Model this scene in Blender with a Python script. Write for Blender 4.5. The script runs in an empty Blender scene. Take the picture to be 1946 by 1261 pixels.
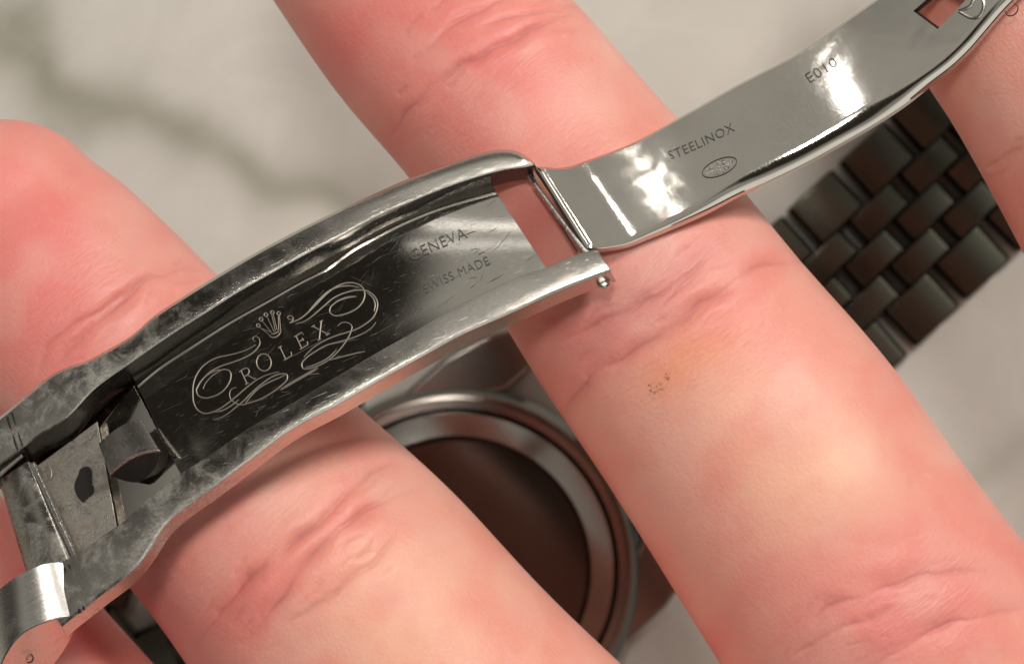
import bpy, bmesh, math, random
import numpy as np
from mathutils import Vector

random.seed(7); rng = np.random.default_rng(7)
scene = bpy.context.scene
COL = scene.collection
scene.unit_settings.scale_length = 0.01          # one unit is one centimetre

# ------------------------------------------------------------------ camera
CAM_H = 16.0
PXCM = 270.0                                     # photo pixels per cm at z = 0
cam_d = bpy.data.cameras.new("camera")
cam = bpy.data.objects.new("camera", cam_d); COL.objects.link(cam)
cam.location = (0, 0, CAM_H)
cam_d.sensor_width = 36.0
cam_d.lens = 36.0 * CAM_H / (1946.0 / PXCM)
cam_d.clip_start = 0.5; cam_d.clip_end = 500
cam_d.dof.use_dof = True
cam_d.dof.focus_distance = CAM_H + 0.1
APERTURE = 0.125                                  # cm across
cam_d.dof.aperture_fstop = (cam_d.lens / 10.0) / APERTURE / 10.0 * 10.0
scene.camera = cam
# f-stop is lens(mm) based on metres: aperture diameter (units) = lens*0.001/fstop in scene units
cam_d.dof.aperture_fstop = cam_d.lens * 0.001 / APERTURE
scene.render.resolution_x = 1024; scene.render.resolution_y = 663

# ------------------------------------------------------------------ view, world, lamps
scene.view_settings.view_transform = 'Standard'
scene.view_settings.look = 'None'
scene.view_settings.exposure = 0.0
scene.view_settings.gamma = 1.0
scene.view_settings.use_curve_mapping = False

TH = math.radians(28)
AX = np.array([math.cos(TH), math.sin(TH)])      # along the clasp, world xy
BX = np.array([-math.sin(TH), math.cos(TH)])     # across it, towards the top of the picture

world = bpy.data.worlds.new("World"); scene.world = world
world.use_nodes = True
nt = world.node_tree; nt.nodes.clear()
def N(t, typ, **kw):
    n = t.nodes.new(typ)
    for k, v in kw.items(): setattr(n, k, v)
    return n
def math_node(t, op, a, b=None, c=None, clamp=False):
    n = t.nodes.new('ShaderNodeMath'); n.operation = op; n.use_clamp = clamp
    for i, v in enumerate((a, b, c)):
        if v is None: continue
        if isinstance(v, (int, float)): n.inputs[i].default_value = v
        else: t.links.new(v, n.inputs[i])
    return n.outputs[0]
def room_patch(t, vec, direction, ang_in, ang_out, soft_noise=None):
    """1 inside a round patch of directions, fading to 0"""
    d = Vector(direction).normalized()
    dp = t.nodes.new('ShaderNodeVectorMath'); dp.operation = 'DOT_PRODUCT'
    t.links.new(vec, dp.inputs[0]); dp.inputs[1].default_value = d
    mr = t.nodes.new('ShaderNodeMapRange'); mr.interpolation_type = 'SMOOTHSTEP'
    t.links.new(dp.outputs['Value'], mr.inputs['Value'])
    mr.inputs['From Min'].default_value = math.cos(math.radians(ang_out))
    mr.inputs['From Max'].default_value = math.cos(math.radians(ang_in))
    return mr.outputs['Result']
tc = N(nt, 'ShaderNodeTexCoord')
vec = tc.outputs['Generated']
ROOM = []   # filled: (direction, inner, outer, colour)
def dirn(al, be, up=1.0):                        # a direction given along / across the clasp
    v = AX * al + BX * be
    return (v[0], v[1], up)
ROOM.append((dirn(0.0, 0.0), 0, 180, (0.20, 0.185, 0.16)))           # placeholder base
bg = N(nt, 'ShaderNodeBackground'); out = N(nt, 'ShaderNodeOutputWorld')
ns = N(nt, 'ShaderNodeTexNoise'); ns.inputs['Scale'].default_value = 1.6; ns.inputs['Detail'].default_value = 2.0
nt.links.new(vec, ns.inputs['Vector'])
base = N(nt, 'ShaderNodeMix', data_type='RGBA')
base.inputs[6].default_value = (0.36, 0.34, 0.30, 1); base.inputs[7].default_value = (0.50, 0.475, 0.43, 1)
nt.links.new(ns.outputs['Fac'], base.inputs[0])
cur = base.outputs[2]
# the walls and floor of the room are darker than its ceiling
mdark = N(nt, 'ShaderNodeMix', data_type='RGBA')
nt.links.new(room_patch(nt, vec, dirn(0.1, 0.5), 36, 64), mdark.inputs[0])
mdark.inputs[6].default_value = (0.055, 0.048, 0.042, 1); nt.links.new(cur, mdark.inputs[7]); cur = mdark.outputs[2]
PATCHES = [  # direction, inner angle, outer angle, colour : made-up dark areas for the metal to mirror, and the photographer
    (dirn(-0.30, 1.28), 18, 27, (0.022, 0.018, 0.014)),
    (dirn(0.1, -0.9, 0.15), 20, 45, (0.05, 0.045, 0.04)),
    ((0, 0, 1), 11, 19, (0.030, 0.024, 0.018)),
]
PATCHES.append((dirn(0.1, -1.0), 12, 26, (1.0, .95, .87)))  # unseen bright area added to whiten the metal edges
for d, ai, ao, c in PATCHES:
    m = N(nt, 'ShaderNodeMix', data_type='RGBA')
    nt.links.new(room_patch(nt, vec, d, ai, ao), m.inputs[0])
    nt.links.new(cur, m.inputs[6]); m.inputs[7].default_value = (*c, 1)
    cur = m.outputs[2]
nt.links.new(cur, bg.inputs['Color']); bg.inputs['Strength'].default_value = 1.0
nt.links.new(bg.outputs[0], out.inputs['Surface'])

def area_lamp(name, pos, target, size, power, color, shape='DISK'):
    l = bpy.data.lights.new(name, 'AREA'); l.shape = shape; l.size = size; l.energy = power; l.color = color
    o = bpy.data.objects.new(name, l); COL.objects.link(o)
    o.location = pos
    o.rotation_euler = (Vector(target) - Vector(pos)).to_track_quat('-Z', 'Y').to_euler()
    return o
def lamp_pos(da, db, dist):                       # degrees from straight up, along and across the clasp
    x, y, z = dirn(math.tan(math.radians(da)), math.tan(math.radians(db)))
    v = Vector((x, y, z)).normalized() * dist
    return tuple(v)
area_lamp("ceiling_panel", lamp_pos(43, 20, 60), (0, 0, -1), 9, 23000, (1.0, 0.94, 0.87))
area_lamp("ceiling_panel", lamp_pos(4, 13, 60), (0, 0, -1), 7.5, 11500, (1.0, 0.94, 0.87))
area_lamp("glint_lamp", lamp_pos(22, 26, 60), (0, 0, -1), 1.0, 200, (1.0, 0.95, 0.88))  # this and the next: unseen lamps added for the blade highlights
area_lamp("glint_lamp", lamp_pos(-1, 24.5, 60), (0, 0, -1), 1.5, 260, (1.0, 0.95, 0.88))
def streak_lamp(da0, db0, da1, db1, w, power):  # unseen lamp added to draw bright streaks on the tray floor
    p0, p1 = Vector(lamp_pos(da0, db0, 60)), Vector(lamp_pos(da1, db1, 60))
    c = (p0 + p1) / 2; l = bpy.data.lights.new("streak_lamp", 'AREA'); l.shape = 'RECTANGLE'
    l.size = (p1 - p0).length; l.size_y = w; l.energy = power; l.color = (1, .96, .9)
    o = bpy.data.objects.new("streak_lamp", l); COL.objects.link(o); o.location = c
    zax = c.normalized(); xax = (p1 - p0).normalized(); yax = zax.cross(xax).normalized(); zax = xax.cross(yax)
    from mathutils import Matrix
    o.rotation_euler = Matrix((xax, yax, zax)).transposed().to_euler()
streak_lamp(22, 57, 41, 43, 1.3, 220)
streak_lamp(15, 54, 33, 42, 0.9, 110)

# ------------------------------------------------------------------ helpers
def P(px, py, z):
    """photo pixel at height z -> world"""
    k = (CAM_H - z) / CAM_H / PXCM
    return Vector(((px - 973.0) * k, (630.5 - py) * k, z))
def mesh_obj(name, verts, faces, mats, parent=None, smooth=True, mat_idx=None, sharp=35):
    me = bpy.data.meshes.new(name)
    me.from_pydata([tuple(v) for v in verts], [], faces)
    bm = bmesh.new(); bm.from_mesh(me); bmesh.ops.recalc_face_normals(bm, faces=bm.faces[:]); bm.to_mesh(me); bm.free()
    for m in (mats if isinstance(mats, (list, tuple)) else [mats]): me.materials.append(m)
    if mat_idx is not None: me.polygons.foreach_set('material_index', mat_idx)
    me.polygons.foreach_set('use_smooth', [smooth] * len(me.polygons))
    if smooth and sharp: me.set_sharp_from_angle(angle=math.radians(sharp))
    o = bpy.data.objects.new(name, me); COL.objects.link(o)
    if parent: o.parent = parent
    return o
def bevel(o, w, seg=2, ang=35):
    m = o.modifiers.new('bevel', 'BEVEL'); m.width = w; m.segments = seg
    m.limit_method = 'ANGLE'; m.angle_limit = math.radians(ang); m.harden_normals = True
    return o
class Geo:
    def __init__(s): s.v = []; s.f = []; s.m = []
    def add(s, vs, fs, m=0):
        k = len(s.v); s.v += list(vs); s.f += [tuple(i + k for i in f) for f in fs]; s.m += [m] * len(fs)
    def build(s, name, mats, parent=None, **kw):
        return mesh_obj(name, s.v, s.f, mats, parent, mat_idx=s.m, **kw)

# ------------------------------------------------------------------ materials
def new_mat(name):
    m = bpy.data.materials.new(name); m.use_nodes = True
    t = m.node_tree; b = t.nodes['Principled BSDF']
    return m, t, b
def mapping(t, rot=(0, 0, 0), scale=(1, 1, 1)):
    tc = N(t, 'ShaderNodeTexCoord'); mp = N(t, 'ShaderNodeMapping')
    r = N(t, 'ShaderNodeMapping')
    r.inputs['Rotation'].default_value = rot
    t.links.new(tc.outputs['Object'], r.inputs['Vector'])
    mp.inputs['Scale'].default_value = scale
    t.links.new(r.outputs[0], mp.inputs['Vector'])
    return mp.outputs[0]
def noise(t, vec, scale, detail=4, rough=0.55, dist=0.0):
    n = N(t, 'ShaderNodeTexNoise'); n.inputs['Scale'].default_value = scale; n.inputs['Detail'].default_value = detail
    n.inputs['Roughness'].default_value = rough; n.inputs['Distortion'].default_value = dist
    t.links.new(vec, n.inputs['Vector']); return n.outputs['Fac']
def ramp(t, fac, lo, hi, a=0.0, b=1.0):
    m = N(t, 'ShaderNodeMapRange'); m.interpolation_type = 'SMOOTHSTEP'
    t.links.new(fac, m.inputs['Value'])
    m.inputs['From Min'].default_value = lo; m.inputs['From Max'].default_value = hi
    m.inputs['To Min'].default_value = a; m.inputs['To Max'].default_value = b
    return m.outputs['Result']
def mixc(t, fac, a, b, mode='MIX'):
    m = N(t, 'ShaderNodeMix', data_type='RGBA'); m.blend_type = mode
    for i, v in ((0, fac), (6, a), (7, b)):
        if isinstance(v, (int, float)): m.inputs[i].default_value = v
        elif isinstance(v, tuple): m.inputs[i].default_value = (*v, 1) if len(v) == 3 else v
        else: t.links.new(v, m.inputs[i])
    return m.outputs[2]
def bump(t, b, height, strength, dist, prev=None):
    n = N(t, 'ShaderNodeBump'); n.inputs['Strength'].default_value = strength; n.inputs['Distance'].default_value = dist
    t.links.new(height, n.inputs['Height'])
    if prev is not None: t.links.new(prev, n.inputs['Normal'])
    t.links.new(n.outputs[0], b.inputs['Normal']); return n.outputs[0]

def steel(name, color=(0.60, 0.575, 0.53), rough=0.10, grime=0.0, scratch=0.3, brushed=0.0, wavy=0.0, gscale=7.0,
          grime_col=(0.16, 0.15, 0.13), dark=1.0, local=None, micro=0.0):
    m, t, b = new_mat(name)
    b.inputs['Metallic'].default_value = 1.0
    al = mapping(t, rot=(0, 0, -TH))                       # x runs along the clasp
    st = mapping(t, rot=(0, 0, -TH + 0.09), scale=(3.0, 60.0, 20.0))
    st2 = mapping(t, rot=(0, 0, -TH - 0.9), scale=(5.0, 80.0, 20.0))
    s1 = noise(t, st, 1.6, 3, 0.6, 0.3); s2 = noise(t, st2, 1.3, 3, 0.6, 0.4)
    sm = math_node(t, 'MAXIMUM', ramp(t, s1, 0.66, 0.74), ramp(t, s2, 0.72, 0.79))
    fine = noise(t, al, 55, 5, 0.7)
    big = noise(t, al, 1.8, 3, 0.5)
    g1 = noise(t, al, gscale, 8, 0.72, 0.6)
    g = None
    if grime > 0:
        g = ramp(t, g1, 0.52 - 0.15 * grime, 0.70 - 0.15 * grime, 0, min(.75, grime * 1.1))
        if local:
            sx = N(t, 'ShaderNodeSeparateXYZ'); t.links.new(al, sx.inputs[0])
            g = math_node(t, 'MULTIPLY', g, ramp(t, math_node(t, 'ADD', sx.outputs[0], math_node(t, 'MULTIPLY', big, 0.8)), local[1], local[0], 0.22, 1.0))
    col = mixc(t, ramp(t, big, 0.3, 0.7), tuple(c * 0.9 * dark for c in color), tuple(c * dark for c in color))
    rgh = math_node(t, 'ADD', ramp(t, fine, 0.3, 0.8, 0, 0.06), rough)
    rgh = math_node(t, 'ADD', rgh, math_node(t, 'MULTIPLY', sm, 0.35 * scratch))
    if g is not None:
        sp = ramp(t, noise(t, mapping(t, rot=(0, 0, -TH), scale=(1, 2.0, 1)), 30, 8, 0.85), 0.38, 0.62)
        gc = mixc(t, sp, tuple(c * 0.5 for c in grime_col), tuple(min(1, c * 2.3) for c in grime_col))
        col = mixc(t, g, col, gc)
        rgh = math_node(t, 'ADD', rgh, math_node(t, 'MULTIPLY', g, 0.38))
        t.links.new(math_node(t, 'SUBTRACT', 1.0, math_node(t, 'MULTIPLY', g, 0.45)), b.inputs['Metallic'])
    t.links.new(col, b.inputs['Base Color'])
    t.links.new(math_node(t, 'MINIMUM', rgh, 0.8), b.inputs['Roughness'])
    pn = bump(t, b, sm, 0.25 * scratch, 0.004)
    pn = bump(t, b, fine, min(0.3, 0.05 + 0.35 * grime), 0.003, pn) if grime > 0 else pn
    if micro:
        mn = noise(t, mapping(t, rot=(0, 0, -TH + .5), scale=(1, 2.6, 1)), 30, 8, 0.8, .4)
        pn = bump(t, b, mn, micro, 0.006, pn)
    if brushed:
        br = noise(t, mapping(t, rot=(0, 0, -TH + math.pi / 2 * 0), scale=(2.0, 140.0, 40.0)), 1.0, 4, 0.7)
        pn = bump(t, b, br, brushed, 0.003, pn)
    if wavy:
        pn = bump(t, b, noise(t, al, 1.7, 2, 0.5, 0.5), wavy, 0.25, pn)
    return m
M_rail = steel("worn_steel_rail", rough=0.11, grime=0.6, scratch=0.9, gscale=4.0, grime_col=(0.33, 0.32, 0.29), local=(-2.4, -1.2), micro=0.28, wavy=0.006)
M_floor = steel("scratched_polished_steel", rough=0.06, grime=0.06, scratch=0.4, gscale=6.0)
M_blade = steel("polished_steel_blade", rough=0.045, grime=0.0, scratch=0.05, wavy=0.020)
M_knuckle = steel("brushed_steel", color=(0.68, 0.655, 0.62), rough=0.22, grime=0.15, scratch=0.6, brushed=0.6)
M_plate = steel("stained_steel_plate", rough=0.25, grime=0.85, scratch=0.3, gscale=5.0, grime_col=(0.14, 0.12, 0.095), micro=0.5)
M_link = steel("bracelet_steel", color=(0.088, 0.086, 0.068), rough=0.22, grime=0.0, scratch=0.1)  # steel darkened: its dark reflections are put into the colour
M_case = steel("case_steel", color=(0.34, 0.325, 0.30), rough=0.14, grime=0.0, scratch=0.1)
M_caseback = steel("caseback_steel", color=(0.13, 0.105, 0.09), rough=0.12, grime=0.0, scratch=0.1)  # darkened: the dim reflection of the hand is put into the colour
def flat(name, color, rough=0.5, metal=0.0):
    m, t, b = new_mat(name); b.inputs['Base Color'].default_value = (*color, 1)
    b.inputs['Roughness'].default_value = rough; b.inputs['Metallic'].default_value = metal
    return m
M_engrave = flat("laser_engraving", (0.34, 0.31, 0.265), 0.5, 0.75)
M_stamp_floor = flat("stamped_letters_worn", (0.075, 0.07, 0.06), 0.5, 0.0)
M_scratch = flat("fine_scratch", (0.12, 0.11, 0.10), 0.5, 0.3)
M_wall = steel("shade_dark_steel", color=(0.10, 0.09, 0.08), rough=0.22, grime=0.2, scratch=0.4)  # steel coloured near black for the shade inside the tray
M_stamp = flat("stamped_letters", (0.04, 0.037, 0.033), 0.6, 0.0)
M_stamp_lt = flat("frosted_stamp", (0.30, 0.285, 0.26), 0.45, 0.7)
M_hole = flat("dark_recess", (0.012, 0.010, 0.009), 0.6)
M_blue = flat("blue_film", (0.008, 0.014, 0.028), 0.25)

# ------------------------------------------------------------------ countertop
TABLE_Z = -9.0
def seg_dist(X, Y, poly):
    """distance of points to a polyline plus the parameter along it"""
    best = np.full(X.shape, 1e9); par = np.zeros(X.shape)
    poly = np.asarray(poly, float); L = 0; tot = np.sum(np.hypot(*np.diff(poly, axis=0).T))
    for (x0, y0), (x1, y1) in zip(poly[:-1], poly[1:]):
        dx, dy = x1 - x0, y1 - y0; l2 = dx * dx + dy * dy
        t = np.clip(((X - x0) * dx + (Y - y0) * dy) / l2, 0, 1)
        d = np.hypot(X - x0 - t * dx, Y - y0 - t * dy)
        w = d < best; best = np.where(w, d, best); par = np.where(w, (L + t * math.sqrt(l2)) / tot, par)
        L += math.sqrt(l2)
    return best, par
def smooth_noise(X, Y, s, seed):
    r = np.random.default_rng(seed); o = np.zeros(X.shape)
    for k in range(10):
        a = r.uniform(0, 6.28); f = s * r.uniform(0.5, 2.0); ph = r.uniform(0, 6.28)
        o += np.sin((X * math.cos(a) + Y * math.sin(a)) * f + ph)
    return o / 3.2
m, t, b = new_mat("marble")
at = N(t, 'ShaderNodeAttribute'); at.attribute_name = 'vein'
al = mapping(t)
vn = noise(t, al, 0.9, 5, 0.6, 0.8)
cl = mixc(t, ramp(t, vn, 0.35, 0.7), (0.60, 0.58, 0.53), (0.65, 0.63, 0.575))
veinm = math_node(t, 'MULTIPLY', at.outputs['Fac'], ramp(t, noise(t, al, 1.6, 4), 0.2, 0.6, 0.75, 1.0))
cl = mixc(t, veinm, cl, (0.28, 0.27, 0.21))
t.links.new(cl, b.inputs['Base Color']); b.inputs['Roughness'].default_value = 0.5; b.inputs['Specular IOR Level'].default_value = 0.25
M_marble = m
nx, ny = 260, 200
gx = np.linspace(-9, 9, nx); gy = np.linspace(-7, 7, ny)
# the countertop runs on far past the frame with coarse outer rings of cells
gx = np.concatenate(([-60, -25], gx, [25, 60])); gy = np.concatenate(([-60, -25], gy, [25, 60]))
GX, GY = np.meshgrid(gx, gy)
kz = (CAM_H - TABLE_Z) / CAM_H / PXCM
PXX = GX / kz + 973; PYY = 630.5 - GY / kz
PXn = PXX + 22 * smooth_noise(PXX, PYY, 0.018, 1); PYn = PYY + 16 * smooth_noise(PXX, PYY, 0.02, 2)
vein = np.zeros(GX.shape)
for poly, w0, w1, s in [
    ([(-300, -60), (-60, 40), (30, 62), (85, 120), (110, 180), (170, 200), (260, 205), (340, 245), (420, 300), (500, 340), (600, 350), (700, 400), (900, 520)], 70, 48, 1.0),
    ([(60, 110), (110, 240), (170, 230), (300, 260)], 40, 40, 0.6),
    ([(1500, 1500), (1700, 1000), (1850, 900), (1990, 830), (2400, 600)], 40, 50, 0.4),
    ([(-700, 900), (0, 560), (300, 520), (600, 500)], 14, 10, 0.15)]:
    d, p = seg_dist(PXn, PYn, poly)
    w = w0 + (w1 - w0) * p
    vein = np.maximum(vein, s * (1 - 0.35 * p) * np.exp(-(d / w) ** 2))
cols, rows = len(gx), len(gy)
verts = np.stack([GX.ravel(), GY.ravel(), np.full(GX.size, TABLE_Z)], 1)
faces = [(j * cols + i, j * cols + i + 1, (j + 1) * cols + i + 1, (j + 1) * cols + i) for j in range(rows - 1) for i in range(cols - 1)]
me = bpy.data.meshes.new("countertop"); me.from_pydata(verts.tolist(), [], faces); me.materials.append(M_marble)
me.attributes.new('vein', 'FLOAT', 'POINT').data.foreach_set('value', vein.ravel())
o = bpy.data.objects.new("countertop", me); COL.objects.link(o); o['kind'] = 'structure'
o['label'] = "pale marble countertop with a soft grey vein, out of focus below the hand"

# ------------------------------------------------------------------ hand
FINGERS = {   # centre px, py, half width px, centre z
 'ring': [(10,425,200,-1.85),(60,490,227,-1.86),(130,590,252,-1.90),(220,700,262,-1.90),(340,820,268,-1.76),(465,945,277,-1.62),(640,1140,300,-1.58),(860,1400,325,-1.65),(1150,1720,345,-1.7),(1500,2100,330,-2.0)],
 'middle': [(520,-370,185,-2.2),(600,-260,205,-2.1),(690,-120,213,-2.0),(784,10,216,-1.9),(947,188,228,-1.70),(1152,446,254,-1.60),(1282,627,267,-1.46),(1416,806,285,-1.42),(1605,1079,298,-1.4),(1800,1360,318,-1.5),(2020,1700,345,-1.75),(2200,2050,330,-2.0)],
 'index': [(1740,-400,190,-1.6),(1800,-290,215,-1.5),(1880,-150,232,-1.4),(1940,-20,242,-1.32),(2020,92,248,-1.3),(2155,310,262,-1.3),(2320,600,275,-1.35),(2500,950,300,-1.5),(2640,1350,325,-1.7),(2700,1800,330,-2.0)],
 'little': [(-190,1000,165,-2.3),(-130,1080,190,-2.3),(-50,1185,205,-2.3),(35,1290,210,-2.3),(125,1400,215,-2.3),(330,1650,235,-2.3),(620,1950,260,-2.3),(1000,2250,280,-2.2)],
 'thumb': [(3350,900,240,-1.4),(3380,1050,270,-1.5),(3330,1300,290,-1.7),(3180,1650,310,-1.9),(2900,2050,340,-2.1),(2600,2400,350,-2.2)],
}
def catmull(pts, n):
    pts = np.asarray(pts, float); m = len(pts)
    d = np.concatenate(([0], np.cumsum(np.linalg.norm(np.diff(pts, axis=0), axis=1))))
    ts = np.linspace(0, d[-1], n); out = np.zeros((n, pts.shape[1]))
    tan = np.gradient(pts, d, axis=0)
    for k, tt in enumerate(ts):
        i = min(max(np.searchsorted(d, tt) - 1, 0), m - 2); h = d[i + 1] - d[i]; u = (tt - d[i]) / h
        out[k] = (2*u**3-3*u**2+1)*pts[i] + (u**3-2*u**2+u)*h*tan[i] + (-2*u**3+3*u**2)*pts[i+1] + (u**3-u**2)*h*tan[i+1]
    return out
hv, hf = [], []
NS = 48
def tube_loft(world_pts, widths, depths):
    """closed tube with elliptic sections lying across the path, rounded ends"""
    base = len(hv); n = len(world_pts)
    rings = []
    W = np.asarray(world_pts)
    tang = np.gradient(W, axis=0); tang /= np.linalg.norm(tang, axis=1)[:, None]
    def ring(c, tg, w, dp):
        side = np.cross(tg, [0, 0, 1.0]); side /= np.linalg.norm(side)
        up = np.cross(side, tg)
        if up[2] < 0: up = -up
        r = []
        for k in range(NS):
            a = 2 * math.pi * k / NS
            ca, sa = math.cos(a), math.sin(a)
            e = 1.0
            x = math.copysign(abs(ca) ** e, ca) * w; y = math.copysign(abs(sa) ** e, sa) * dp
            r.append(c + side * x + up * y)
        return r
    caps = []
    for i in range(8, 0, -1):
        a = math.pi / 2 * i / 8.3
        caps.append(ring(W[0] - tang[0] * widths[0] * math.sin(a) * 1.0, tang[0], widths[0] * math.cos(a), depths[0] * math.cos(a)))
    rings += caps
    for i in range(n): rings.append(ring(W[i], tang[i], widths[i], depths[i]))
    for i in range(1, 9):
        a = math.pi / 2 * i / 8.3
        rings.append(ring(W[-1] + tang[-1] * widths[-1] * math.sin(a) * 0.8, tang[-1], widths[-1] * math.cos(a), depths[-1] * math.cos(a)))
    for r in rings: hv.extend(r)
    for j in range(len(rings) - 1):
        for k in range(NS):
            k2 = (k + 1) % NS
            hf.append((base + j * NS + k, base + j * NS + k2, base + (j + 1) * NS + k2, base + (j + 1) * NS + k))
    hf.append(tuple(base + k for k in range(NS))); L = base + (len(rings) - 1) * NS
    hf.append(tuple(L + k for k in reversed(range(NS))))
for nm, st in FINGERS.items():
    pts = []
    for px, py, hw, z in st:
        p = P(px, py, z); pts.append((p.x, p.y, p.z, hw / PXCM * (CAM_H - z) / CAM_H))
    c = catmull(pts, 60)
    # the flesh swells between the joints and narrows at them
    tube_loft(c[:, :3], c[:, 3], c[:, 3] * 0.875)
# palm: three broad lobes that carry all the fingers
for a, bq, w, d in [((700, 2150), (2800, 2050), 2.0, 1.15), ((1100, 2650), (2900, 2500), 2.3, 1.25), ((1500, 3150), (2900, 3000), 2.2, 1.2)]:
    q = [P(a[0] + (bq[0] - a[0]) * u, a[1] + (bq[1] - a[1]) * u, -2.3) for u in np.linspace(0, 1, 14)]
    tube_loft([np.array(x) for x in q], [w] * 14, [d] * 14)
me = bpy.data.meshes.new("hand"); me.from_pydata([tuple(v) for v in hv], [], hf)
hand = bpy.data.objects.new("hand", me); COL.objects.link(hand)
rm = hand.modifiers.new('rm', 'REMESH'); rm.mode = 'VOXEL'; rm.voxel_size = 0.030; rm.adaptivity = 0
dg = bpy.context.evaluated_depsgraph_get()
me2 = bpy.data.meshes.new_from_object(hand.evaluated_get(dg))
hand.modifiers.clear(); hand.data = me2; me2.name = "hand"
V = np.empty(len(me2.vertices) * 3); me2.vertices.foreach_get('co', V); V = V.reshape(-1, 3)
E = np.empty(len(me2.edges) * 2, int); me2.edges.foreach_get('vertices', E); E = E.reshape(-1, 2)
deg = np.bincount(E.ravel(), minlength=len(V)).astype(float)[:, None]
def relax(V, it, lam=0.5):
    for _ in range(it):
        S = np.zeros_like(V)
        for ax in range(V.shape[1]):
            S[:, ax] = np.bincount(E[:, 0], V[E[:, 1], ax], len(V)) + np.bincount(E[:, 1], V[E[:, 0], ax], len(V))
        V = V + lam * (S / deg - V)
    return V
V = relax(V, 16)
# finer cells where the photograph looks at the skin
me2.vertices.foreach_set('co', V.ravel()); me2.update()
bm = bmesh.new(); bm.from_mesh(me2); bm.normal_update()
def in_view(v):
    k = (CAM_H - v.co.z) / CAM_H / PXCM
    return abs(v.co.x / k) < 1010 and abs(v.co.y / k) < 670 and v.normal.z > 0.02
sel = [v for v in bm.verts if in_view(v)]; ss = set(sel)
ed = [e for e in bm.edges if e.verts[0] in ss and e.verts[1] in ss]
bmesh.ops.subdivide_edges(bm, edges=ed, cuts=1, use_grid_fill=True, smooth=0)
bm.to_mesh(me2); bm.free()
V = np.empty(len(me2.vertices) * 3); me2.vertices.foreach_get('co', V); V = V.reshape(-1, 3)
E = np.empty(len(me2.edges) * 2, int); me2.edges.foreach_get('vertices', E); E = E.reshape(-1, 2)
deg = np.bincount(E.ravel(), minlength=len(V)).astype(float)[:, None]
V = relax(V, 4)
def vnormals(V):
    me2.vertices.foreach_set('co', V.ravel()); me2.update()
    nn = np.empty(len(V) * 3); me2.vertex_normals.foreach_get('vector', nn); return nn.reshape(-1, 3)
Nn = vnormals(V)
HX = V[:, 0] / ((CAM_H - V[:, 2]) / CAM_H / PXCM) + 973
HY = 630.5 - V[:, 1] / ((CAM_H - V[:, 2]) / CAM_H / PXCM)
up = np.clip(Nn[:, 2] * 3, 0, 1)                 # folds are on the palm side
disp = np.zeros(len(V)); redn = np.zeros(len(V))
CREASES = [  # polyline, width px, depth cm, redness
 ([(749,249),(771,218),(806,175),(850,140),(915,100),(959,79),(1002,57),(1046,39),(1090,26)], 9, .034, .8),
 ([(784,114),(841,61),(893,26),(937,5),(1000,-20)], 10, .020, .4),
 ([(919,44),(980,31),(1046,22),(1085,30)], 9, .018, .5),
 ([(103,701),(128,667),(172,618),(211,588),(246,559),(295,529),(344,514),(380,512)], 10, .034, .8),
 ([(70,710),(89,662),(128,628),(190,590),(260,540)], 11, .018, .4),
 ([(370,1230),(390,1204),(421,1162),(477,1096),(534,1049),(591,1003),(627,972),(662,931),(704,895),(745,880)], 11, .036, .9),
 ([(470,1215),(488,1193),(534,1132),(591,1060),(642,1003),(714,957),(781,936)], 13, .026, .9),
 ([(508,1234),(560,1178),(637,1127),(714,1060),(760,1010)], 16, .020, .5),
 ([(1065,800),(1080,769),(1114,721),(1189,673),(1271,625),(1332,577),(1394,537),(1455,502),(1517,496)], 11, .036, .8),
 ([(1060,650),(1107,625),(1175,598),(1257,557),(1305,523),(1360,488)], 12, .024, .7),
 ([(1517,1205),(1564,1158),(1667,1123),(1769,1089),(1905,1080)], 18, .026, .5),
 ([(1600,1290),(1673,1261),(1769,1195),(1880,1170),(1960,1150)], 18, .030, .5),
 ([(1480,1261),(1530,1230),(1600,1190),(1700,1160)], 14, .014, .3),
 ([(1860,330),(1900,300),(1946,280)], 12, .010, .2),
]
mask = np.zeros(len(V)); 
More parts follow.
